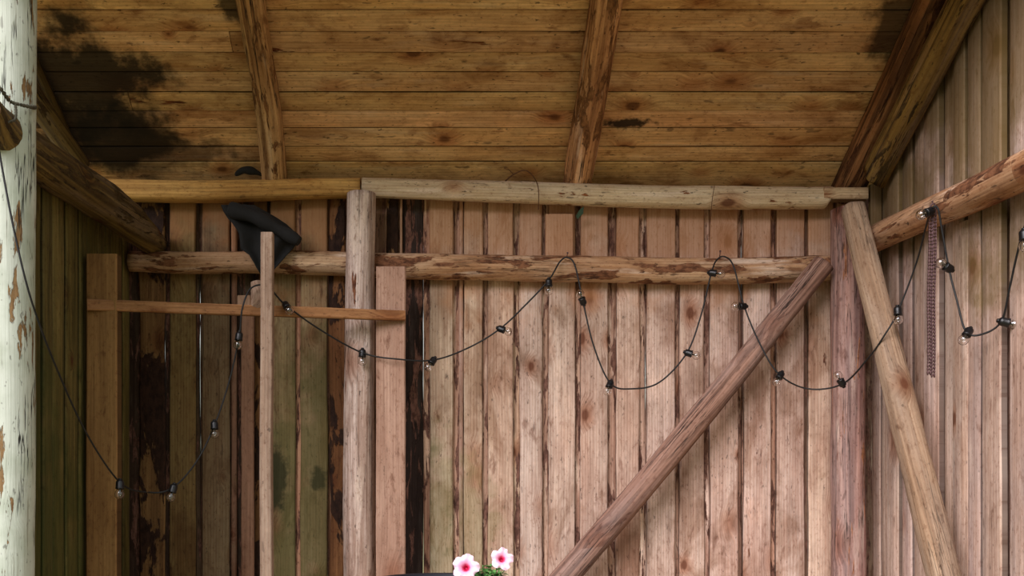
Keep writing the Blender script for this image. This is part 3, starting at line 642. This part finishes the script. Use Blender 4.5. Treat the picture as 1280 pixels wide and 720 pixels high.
# ================================================================== PLANTER
pc = P(556, 620, 3.0); ZR = P(0, 716, 3.0 + .21).z
root = empty('potted_petunia', Vector((pc.x, pc.y, 0)))
tag(root, 'round black planter with pink petunias at its right side, at the bottom edge', 'planter')
bm = bmesh.new(); Mx = Matrix.Translation((pc.x, pc.y, 0))
lathe(bm, [(0, 0), (.14, 0), (.145, .01), (.20, ZR - .06), (.205, ZR - .045), (.218, ZR - .04), (.223, ZR - .02), (.22, ZR - .004), (.212, ZR), (.204, ZR - .004), (.20, ZR - .03), (.19, ZR - .035)], Mx, 64)
mesh_obj('pot', bm, M['pot'], root)
bm = bmesh.new(); lathe(bm, [(0, ZR - .028), (.1, ZR - .03), (.202, ZR - .04)], Mx, 48); mesh_obj('soil', bm, M['soil'], root)
cx = P(612, 0, 2.95).x; cy = pc.y - .05
bm = bmesh.new(); bs = bmesh.new(); rr = random.Random(3)
def leafm(bm, p, dr, up, L, Wl):
    sd = dr.cross(up).normalized(); up = sd.cross(dr).normalized()
    rows = []
    for i in range(7):
        t = i / 6; wd = Wl * math.sin(math.pi * min(1, t * .96 + .04)) ** .8
        c_ = p + dr * L * t - up * L * .25 * t * t
        rows.append([bm.verts.new(c_ - sd * wd + up * wd * .3), bm.verts.new(c_), bm.verts.new(c_ + sd * wd + up * wd * .3)])
    for i in range(6):
        for k in range(2):
            f = bm.faces.new((rows[i][k], rows[i][k + 1], rows[i + 1][k + 1], rows[i + 1][k])); f.smooth = True
for s in range(26):
    a = rr.uniform(0, 6.28); rad = rr.uniform(.0, .07)
    x0 = cx + rad * math.cos(a); y0 = cy + rad * math.sin(a) * .8
    hh = rr.uniform(.01, .07)
    top = Vector((x0 + rr.uniform(-.03, .03), y0 + rr.uniform(-.03, .03), ZR + hh - .012 - .25 * abs(x0 - cx)))
    base = Vector((cx + (x0 - cx) * .4, cy + (y0 - cy) * .4, ZR - .035))
    mid = (base + top) / 2 + Vector((rr.uniform(-.01, .01), rr.uniform(-.01, .01), 0))
    pt = catmull([base, mid, top], 5); tube(bs, pt, .0016, 5)
    for q in range(13):
        t = rr.uniform(.45, 1); p = pt[int(t * (len(pt) - 1))]
        th = rr.uniform(0, 6.28); dr = Vector((math.cos(th), math.sin(th), rr.uniform(-.1, .7))).normalized()
        leafm(bm, p, dr, Zv, rr.uniform(.018, .032), rr.uniform(.004, .0075))
mesh_obj('foliage', bm, M['leafgreen'], root); mesh_obj('stems', bs, M['leafgreen'], root)
def flower(px, py, Z, r, dirv, label=None):
    p = P(px, py, Z); dirv = Vector(dirv).normalized(); q = dirv.to_track_quat('Z', 'Y').to_matrix().to_4x4()
    bm = bmesh.new(); uvl = bm.loops.layers.uv.new('UVMap'); ph = rr.uniform(0, 6)
    NR, NA = 10, 90; rows = []
    for i in range(NR + 1):
        t = i / NR; row = []
        for j in range(NA):
            a = 2 * math.pi * j / NA
            lobe = 1 - .13 * abs(math.cos(2.5 * a + ph)) ** 5 * 1.3 - .035 * snoise(a * 4, ph, 1) - .02 * abs(math.sin(12 * a))
            rad = r * (.08 + .92 * t) * (1 - (1 - lobe) * t ** 2 * 1.2)
            z = -r * .55 * (1 - t) ** 3 + r * .07 * math.sin(10 * a + ph) * t ** 3 + r * .06 * math.sin(5 * a) * t * t - r * .16 * t ** 3
            row.append(bm.verts.new(Vector((rad * math.cos(a), rad * math.sin(a), z))))
        rows.append(row)
    cv = bm.verts.new((0, 0, -r * .6))
    for j in range(NA):
        f = bm.faces.new((cv, rows[0][j], rows[0][(j + 1) % NA]))
        for lp in f.loops: lp[uvl].uv = (0, 0)
    for i in range(NR):
        for j in range(NA):
            k = (j + 1) % NA
            f = bm.faces.new((rows[i][j], rows[i][k], rows[i + 1][k], rows[i + 1][j])); f.smooth = True
            for lp, (u_, v_) in zip(f.loops, ((i / NR, j / NA), (i / NR, (j + 1) / NA), ((i + 1) / NR, (j + 1) / NA), ((i + 1) / NR, j / NA))): lp[uvl].uv = (u_, v_)
    bmesh.ops.transform(bm, matrix=Matrix.Translation(p) @ q, verts=bm.verts)
    fo = mesh_obj('flower', bm, M['petal'], root)
    bm = bmesh.new(); tube(bm, catmull([p - dirv * r * .62, p - dirv * r * 1.2 - Vector((0, 0, .012)), Vector((cx + (p.x - cx) * .4, cy, ZR - .03))], 6), lambda t: .004 - .0022 * min(1, t * 3), 8)
    mesh_obj('flower_stalk', bm, M['leafgreen'], root)
    return fo
flower(582, 709, 2.90, .043, (-.1, -1, .25)); flower(628, 698, 2.93, .037, (.15, -1, .35)); flower(576, 699, 2.97, .026, (-.5, -.5, .9))
